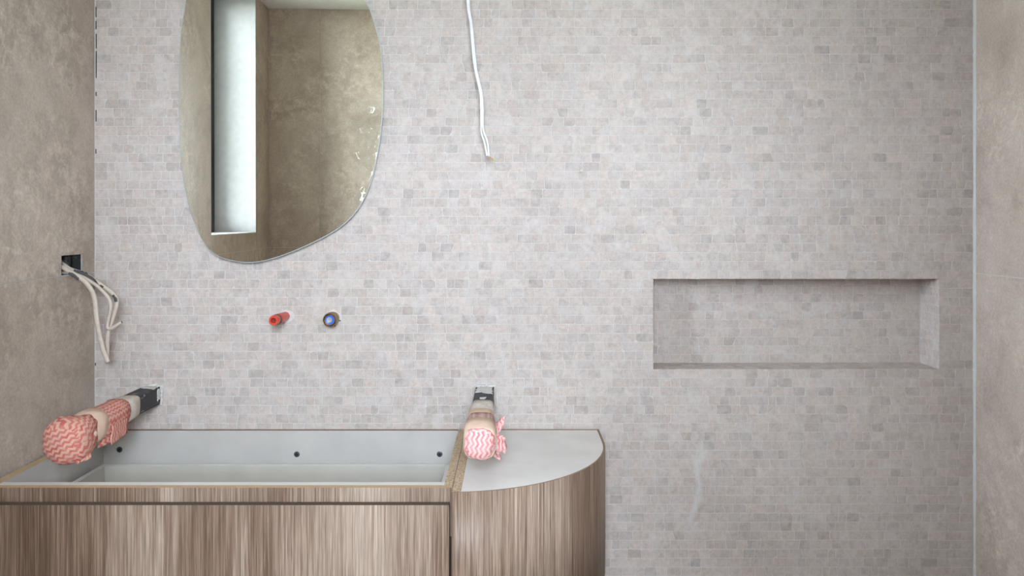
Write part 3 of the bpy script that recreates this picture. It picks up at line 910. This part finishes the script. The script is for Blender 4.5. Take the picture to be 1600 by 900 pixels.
# left arm
ax, az, hh = -0.953, 0.9435, 0.0235
arm = thing('wrapped_steel_arm', (ax, 0, az), 'black square steel arm by the left wall, its end bundled in red chevron cloth', 'bracket', 'wrapped steel arms')
square_tube('square_tube', ax, az, hh, 1.70, arm)
mortar_collar(arm, ax, az, hh, 2)
mortar_smear(arm, [(ax - hh, -0.006, az + hh), (ax + hh, -0.006, az + hh), (ax + hh, -0.05, az + hh), (ax - hh, -0.03, az + hh)], 4)
mortar_smear(arm, [(ax + hh, -0.012, az - hh * 0.6), (ax + hh, -0.03, az - hh * 0.5), (ax + hh, -0.03, az + hh * 0.9), (ax + hh, -0.012, az + hh * 0.9)], 5)
lumpy('pale_tape_band', [(1.926, ax, az, 0.0245, 0.0245), (1.924, ax, az, 0.0262, 0.0265), (1.88, ax, az - 0.001, 0.0275, 0.028), (1.845, ax, az, 0.0285, 0.0285)], 'paletape', arm, square=5, amp=0.0012, seed=1)
lumpy('cloth_sleeve', [(1.868, ax, az, 0.027, 0.027), (1.866, ax, az, 0.0305, 0.031), (1.84, ax + 0.001, az - 0.003, 0.032, 0.034), (1.80, ax + 0.001, az - 0.006, 0.034, 0.037), (1.765, ax, az - 0.006, 0.035, 0.037), (1.735, ax, az - 0.003, 0.034, 0.034)],
      'chev_side', arm, square=3.2, amp=0.003, seed=2)
lumpy('masking_tape_band', [(1.757, ax, az - 0.002, 0.034, 0.034), (1.756, ax, az - 0.002, 0.0362, 0.0365), (1.73, ax + 0.001, az - 0.004, 0.0375, 0.037), (1.695, ax + 0.002, az - 0.005, 0.038, 0.036), (1.68, ax + 0.001, az - 0.005, 0.036, 0.034)], 'tape', arm, square=2.6, amp=0.0015, seed=3)
lumpy('cloth_bundle', [(1.705, ax, az - 0.006, 0.034, 0.034), (1.702, ax, az - 0.007, 0.041, 0.039), (1.685, ax, az - 0.009, 0.0435, 0.0435), (1.66, ax, az - 0.010, 0.0450, 0.0465), (1.645, ax, az - 0.010, 0.0440, 0.0455), (1.635, ax, az - 0.010, 0.039, 0.041), (1.628, ax, az - 0.010, 0.030, 0.032), (1.624, ax, az - 0.010, 0.016, 0.018), (1.623, ax, az - 0.010, 0.005, 0.006)],
      'chev_left', arm, n=56, square=2.9, amp=0.0060, freq=34, seed=4)
flap('cloth_flap', [(ax + 0.030, 1.69 - DW, az - 0.026), (ax + 0.046, 1.665 - DW, az - 0.050), (ax + 0.030, 1.635 - DW, az - 0.056), (ax + 0.020, 1.645 - DW, az - 0.040)], 'chev_left', arm, 3, amp=0.004)
flap('cloth_flap', [(ax + 0.033, 1.85 - DW, az - 0.010), (ax + 0.036, 1.835 - DW, az - 0.046), (ax + 0.034, 1.765 - DW, az - 0.054), (ax + 0.036, 1.77 - DW, az - 0.010)], 'chev_side', arm, 5, amp=0.003)
flap('cloth_flap', [(ax + 0.028, 1.77 - DW, az - 0.030), (ax + 0.032, 1.79 - DW, az - 0.047), (ax + 0.020, 1.735 - DW, az - 0.052), (ax + 0.020, 1.74 - DW, az - 0.034)], 'chev_side', arm, 6, amp=0.002)

# right arm
bx_, bz_, h2 = -0.0715, 0.9415, 0.0245
arm2 = thing('wrapped_steel_arm', (bx_, 0, bz_), 'black square steel arm above the curved cabinet, end wrapped in pink chevron cloth and tape', 'bracket', 'wrapped steel arms')
square_tube('square_tube', bx_, bz_, h2, 1.66, arm2)
mortar_collar(arm2, bx_, bz_, h2, 6)
mortar_smear(arm2, [(bx_ - h2 * 0.95, -0.008, bz_ + h2), (bx_ + h2 * 0.95, -0.008, bz_ + h2), (bx_ + h2 * 0.95, -0.095, bz_ + h2), (bx_ - h2 * 0.95, -0.080, bz_ + h2)], 8)
mortar_smear(arm2, [(bx_ - 0.010, -0.138, bz_ + h2), (bx_ + 0.008, -0.132, bz_ + h2), (bx_ + 0.006, -0.152, bz_ + h2), (bx_ - 0.008, -0.150, bz_ + h2)], 9)
lumpy('pale_tape_band', [(1.882, bx_, bz_, 0.025, 0.025), (1.880, bx_, bz_, 0.0272, 0.0272), (1.84, bx_, bz_, 0.0285, 0.028), (1.78, bx_, bz_, 0.029, 0.0285), (1.745, bx_, bz_, 0.029, 0.029)], 'paletape', arm2, square=5, amp=0.0012, seed=11)
lumpy('masking_tape_band', [(1.785, bx_, bz_, 0.029, 0.0285), (1.783, bx_, bz_, 0.0305, 0.030), (1.74, bx_, bz_, 0.0305, 0.030), (1.72, bx_, bz_, 0.0305, 0.030)], 'tape', arm2, square=4, amp=0.001, seed=12)
lumpy('cloth_sleeve', [(1.742, bx_, bz_, 0.030, 0.029), (1.740, bx_ + 0.001, bz_, 0.0325, 0.0315), (1.71, bx_ + 0.002, bz_, 0.033, 0.032), (1.68, bx_ + 0.002, bz_, 0.033, 0.032), (1.67, bx_ + 0.002, bz_, 0.033, 0.032)], 'chev_faded', arm2, square=3.4, amp=0.0015, seed=13)
lumpy('masking_tape_band', [(1.688, bx_ + 0.002, bz_, 0.033, 0.032), (1.687, bx_ + 0.002, bz_, 0.0348, 0.0335), (1.65, bx_ + 0.003, bz_ - 0.001, 0.035, 0.034), (1.615, bx_ + 0.004, bz_ - 0.002, 0.034, 0.0335), (1.606, bx_ + 0.004, bz_ - 0.002, 0.031, 0.031)], 'tape', arm2, square=3.2, amp=0.0018, seed=14)
lumpy('cloth_bundle', [(1.62, bx_ + 0.004, bz_ - 0.002, 0.030, 0.030), (1.607, bx_ + 0.004, bz_ - 0.002, 0.0312, 0.0318), (1.602, bx_ + 0.004, bz_ - 0.002, 0.0300, 0.031), (1.597, bx_ + 0.004, bz_ - 0.002, 0.025, 0.026), (1.593, bx_ + 0.004, bz_ - 0.002, 0.014, 0.015), (1.592, bx_ + 0.004, bz_ - 0.002, 0.004, 0.004)], 'chev_right', arm2, n=48, square=3.0, amp=0.0038, seed=15)
flap('cloth_flap', [(bx_ + 0.029, 1.735 - DW, bz_ + 0.004), (bx_ + 0.056, 1.730 - DW, bz_ + 0.028), (bx_ + 0.050, 1.715 - DW, bz_ - 0.002), (bx_ + 0.030, 1.70 - DW, bz_ - 0.016)], 'chev_right', arm2, 7, amp=0.004)
flap('cloth_flap', [(bx_ + 0.030, 1.69 - DW, bz_ - 0.000), (bx_ + 0.062, 1.688 - DW, bz_ - 0.010), (bx_ + 0.060, 1.668 - DW, bz_ - 0.040), (bx_ + 0.030, 1.655 - DW, bz_ - 0.026)], 'chev_right', arm2, 8, amp=0.009)
flap('cloth_flap', [(bx_ + 0.030, 1.68 - DW, bz_ - 0.016), (bx_ + 0.047, 1.67 - DW, bz_ - 0.034), (bx_ + 0.046, 1.65 - DW, bz_ - 0.048), (bx_ + 0.031, 1.64 - DW, bz_ - 0.036)], 'chev_right', arm2, 9, amp=0.006)

# ------------------------------------------------------------------ water connections
p = px(446, 494.0, DW)
q = px(427.5, 500.8, 1.955)
dirv = (q - Vector((p.x, 0, p.z))).normalized()
rp = thing('red_pipe_plug', (p.x, 0, p.z), 'red plastic water pipe plug sticking out of the mosaic', 'pipe')
lathe_y('plug_body', [(-0.004, 0.0122), (0.046, 0.0122), (0.047, 0.0132), (0.060, 0.0132), (0.061, 0.0122), (0.078, 0.0122), (0.079, 0.0128), (0.094, 0.0128), (0.097, 0.0115), (0.097, 0.0072), (0.080, 0.0064)], p.x, p.z, 'redplastic', rp, 24, dirv=dirv)
lathe_y('seal_ring', [(0.070, 0.0120), (0.0705, 0.0136), (0.0755, 0.0136), (0.076, 0.0120)], p.x, p.z, 'rubber', rp, 24, dirv=dirv)
lathe_y('plug_bore', [(0.0801, 0.0063), (0.0815, 0.0060)], p.x, p.z, 'redplastic_in', rp, 6, dirv=dirv)
# grout patch around the pipe
def patch(name, cx, cz, r, seed, parent, sx=1.0, mat='grout'):
    bm = bmesh.new(); n = 26
    def ring(k, y): return [bm.verts.new((cx + math.cos(2 * math.pi * i / n) * r * sx * k * (1 + 0.25 * noise.noise(Vector((math.cos(2 * math.pi * i / n), math.sin(2 * math.pi * i / n), seed)) * 1.7)), y,
                                          cz + math.sin(2 * math.pi * i / n) * r * k * (1 + 0.25 * noise.noise(Vector((math.cos(2 * math.pi * i / n), math.sin(2 * math.pi * i / n), seed)) * 1.7)))) for i in range(n)]
    a, b, c = ring(1.0, 0.002), ring(0.97, -0.0009), ring(0.6, -0.0016)
    for r0, r1 in ((a, b), (b, c)):
        for k in range(n): bm.faces.new((r0[k], r0[(k + 1) % n], r1[(k + 1) % n], r1[k]))
    bm.faces.new(c)
    return finish(bm, name, [M[mat]], parent)
patch('grout_patch', p.x + 0.004, p.z - 0.001, 0.0175, 3, rp, 1.15)
p = px(520.5, 497.2, DW)
bf = thing('brass_water_fitting', (p.x, 0, p.z), 'round aged brass water fitting with a blue ring in the mosaic', 'fitting')
lathe_y('fitting_body', [(-0.004, 0.0175), (0.012, 0.0175), (0.013, 0.0186), (0.020, 0.0186), (0.021, 0.0178), (0.026, 0.0178), (0.027, 0.0186), (0.036, 0.0186), (0.0385, 0.0172), (0.040, 0.0168), (0.036, 0.0158), (0.034, 0.0136)], p.x, p.z, 'brass', bf, 32)
lathe_y('brass_lip', [(0.0335, 0.0142), (0.0385, 0.0142), (0.0390, 0.0134), (0.0385, 0.0124), (0.034, 0.0124)], p.x, p.z, 'brassbright', bf, 32)
lathe_y('blue_ring', [(0.033, 0.0123), (0.0375, 0.0122), (0.038, 0.0114), (0.0365, 0.0080)], p.x, p.z, 'blue', bf, 28)
lathe_y('plug_core', [(0.0340, 0.0078), (0.0380, 0.0076), (0.0386, 0.0066), (0.0370, 0.0030)], p.x - 0.0012, p.z, 'core', bf, 16)
patch('grout_patch', p.x + 0.001, p.z, 0.0208, 5, bf, 1.0)
for (dx, dz, r) in ((0.019, -0.006, 0.0022), (0.006, -0.020, 0.002), (-0.003, -0.0205, 0.0016)):
    bm = bmesh.new(); bmesh.ops.create_icosphere(bm, subdivisions=1, radius=r)
    for v in bm.verts: v.co = Vector((v.co.x + p.x + dx, v.co.y * 0.8 - 0.003, v.co.z + p.z + dz))
    finish(bm, 'adhesive_crumb', [M['dirt']], bf)

# ------------------------------------------------------------------ cable box and cables
cb = thing('cable_box', (XL - 0.04, -(BS0 + BS1) / 2, BZ0), 'dark recessed cable box in the left wall tile', 'box')
bm = bmesh.new()
w = 0.0015; bx0 = XL - 0.055
bm_box(bm, bx0, bx0 + w, -BS1 + 0.0005, -BS0 - 0.0005, BZ0 + 0.0005, BZ1 - 0.0005)
bm_box(bm, bx0, XL - 0.005, -BS1 + 0.0005, -BS1 + w, BZ0 + 0.0005, BZ1 - 0.0005)
bm_box(bm, bx0, XL - 0.005, -BS0 - w, -BS0 - 0.0005, BZ0 + 0.0005, BZ1 - 0.0005)
bm_box(bm, bx0, XL - 0.005, -BS1 + w, -BS0 - w, BZ0 + 0.0005, BZ0 + w)
bm_box(bm, bx0, XL - 0.005, -BS1 + w, -BS0 - w, BZ1 - w, BZ1 - 0.0005)
finish(bm, 'box_shell', [M['boxdark']], cb)
box('box_divider', XL - 0.05, XL - 0.008, -0.102, -0.0985, BZ0 + 0.004, BZ1 - 0.004, 'boxdark', cb)
def zz(x, y, d): return px(60 + x / 4.5, 380 + y / 4.5, d)
sp = [zz(150, 165, 1.913), zz(180, 175, 1.913), zz(225, 205, 1.913), zz(290, 240, 1.913), zz(340, 285, 1.913), zz(380, 345, 1.913), zz(399, 420, 1.913), zz(407, 510, 1.914), zz(425, 625, 1.915), zz(450, 730, 1.917), zz(474, 800, 1.919), zz(490, 836, 1.920)]
ca = thing('power_cable', sp[0], 'thick cream cable from the wall box, leftmost of the three, hanging lowest', 'cable', 'cables from the wall box')
sweep('cable_sheath', sp, 0.0060, 0.0042, 'cable', ca, 12, lump=0.05)
sp2 = [zz(150, 125, 1.945), zz(175, 148, 1.945), zz(230, 185, 1.945), zz(320, 215, 1.945), zz(400, 262, 1.945), zz(470, 312, 1.945), zz(520, 352, 1.945), zz(547, 392, 1.945), zz(550, 430, 1.945), zz(535, 490, 1.943), zz(512, 560, 1.942), zz(490, 630, 1.942), zz(486, 720, 1.945), zz(484, 790, 1.948), zz(481, 842, 1.95)]
cb2 = thing('power_cable', sp2[0], 'cream cable from the wall box bending furthest right, smeared with dark adhesive', 'cable', 'cables from the wall box')
sweep('cable_sheath', sp2, 0.0050, 0.0040, 'cable', cb2, 12, lump=0.05)
sp3 = [zz(150, 205, 1.935), zz(185, 210, 1.935), zz(240, 214, 1.934), zz(320, 242, 1.930), zz(400, 291, 1.928), zz(450, 335, 1.927), zz(490, 382, 1.926), zz(507, 432, 1.925), zz(500, 500, 1.925), zz(488, 560, 1.925), zz(486, 594, 1.925), zz(512, 600, 1.926), zz(545, 580, 1.925), zz(585, 556, 1.924)]
cc = thing('power_cable', sp3[0], 'cream cable from the wall box whose cut end turns up to the right', 'cable', 'cables from the wall box')
sweep('cable_sheath', sp3, 0.0042, 0.0038, 'cable', cc, 12, per=10, lump=0.05)
sweep('cut_core', [zz(580, 559, 1.9245), zz(588, 554.5, 1.9237)], 0.0028, 0.0022, 'boxdark', cc, 8, per=2)
# smears of dark adhesive on the cables
def smear_on(parent, pts, d, r, seed):
    path = [zz(x, y, d) for x, y in pts]
    return sweep('adhesive_smear', path, r, r * 0.6, 'dirt', parent, 9, per=6, lump=0.9)
smear_on(cb2, [(250, 196), (300, 212), (350, 236), (385, 262), (408, 290)], 1.939, 0.0050, 1)
smear_on(cb2, [(436, 296), (455, 310)], 1.941, 0.0026, 2)
smear_on(cb2, [(522, 366), (540, 388), (547, 412)], 1.940, 0.0034, 3)
smear_on(ca, [(215, 212), (250, 226), (285, 250)], 1.910, 0.0040, 4)
smear_on(cc, [(440, 332), (470, 362), (496, 390)], 1.929, 0.0016, 5)
smear_on(cc, [(499, 430), (496, 470), (486, 520)], 1.927, 0.0014, 6)

# pendant cable from the ceiling
def z6(x, y, d): return px(680 + x / 3.3333, y / 3.3333, d)
CD = 1.985
pc = thing('pendant_cable', px(727, -249, CD), 'thin white twin cable hanging from the ceiling before the mosaic wall', 'cable')
top_ = px(727, -250.0, CD); top_.z = ZC - 0.0005
s1 = [top_, px(728, -120, CD), z6(167, 0, CD), z6(184, 130, CD), z6(202, 330, CD), z6(233, 480, CD), z6(238, 560, CD), z6(239, 640, CD), z6(240, 690, CD), z6(256, 740, CD), z6(270, 812, CD)]
s2 = [top_ + Vector((0.004, 0, 0)), px(730, -120, CD), z6(175, 0, CD), z6(191, 130, CD), z6(213, 350, CD), z6(241, 480, CD), z6(248, 560, CD), z6(248, 650, CD), z6(254, 690, CD), z6(272, 740, CD), z6(280, 815, CD)]
sweep('cable_core', s1, 0.0024, 0.0024, 'cablewhite', pc, 10)
sweep('cable_core', s2, 0.0024, 0.0024, 'cablewhite', pc, 10)
sweep('bare_wire', [z6(279, 812, CD), z6(292, 824, CD), z6(308, 833, CD)], 0.0016, 0.0016, 'copper', pc, 8)
sweep('earth_wire', [z6(302, 830, CD - 0.003), z6(309, 833, CD - 0.003), z6(313, 832, CD - 0.003)], 0.0020, 0.0020, 'greenwire', pc, 8)

# ------------------------------------------------------------------ crumpled plastic film on the doorway wall (seen in the mirror)
bm = bmesh.new(); nx, nz = 26, 44
g = []
for i in range(nx):
    row = []
    for j in range(nz):
        u, v = i / (nx - 1), j / (nz - 1)
        x = -0.70 + 0.195 * u + 0.02 * math.sin(v * 7); z = 1.48 + 0.50 * v
        q = Vector((x, 0, z))
        d = abs(noise.noise(q * 9)) * 0.055 + abs(noise.noise(q * 24 + Vector((3, 0, 0)))) * 0.022
        row.append(bm.verts.new((x + 0.01 * noise.noise(q * 20), -LEN + 0.006 + d, z)))
    g.append(row)
for i in range(nx - 1):
    for j in range(nz - 1): bm.faces.new((g[i][j], g[i + 1][j], g[i + 1][j + 1], g[i][j + 1]))
fo = finish(bm, 'plastic_film', [M['film']], smooth=True)
tag(fo, 'crumpled clear plastic film hung beside the doorway, reflected in the mirror', 'plastic')
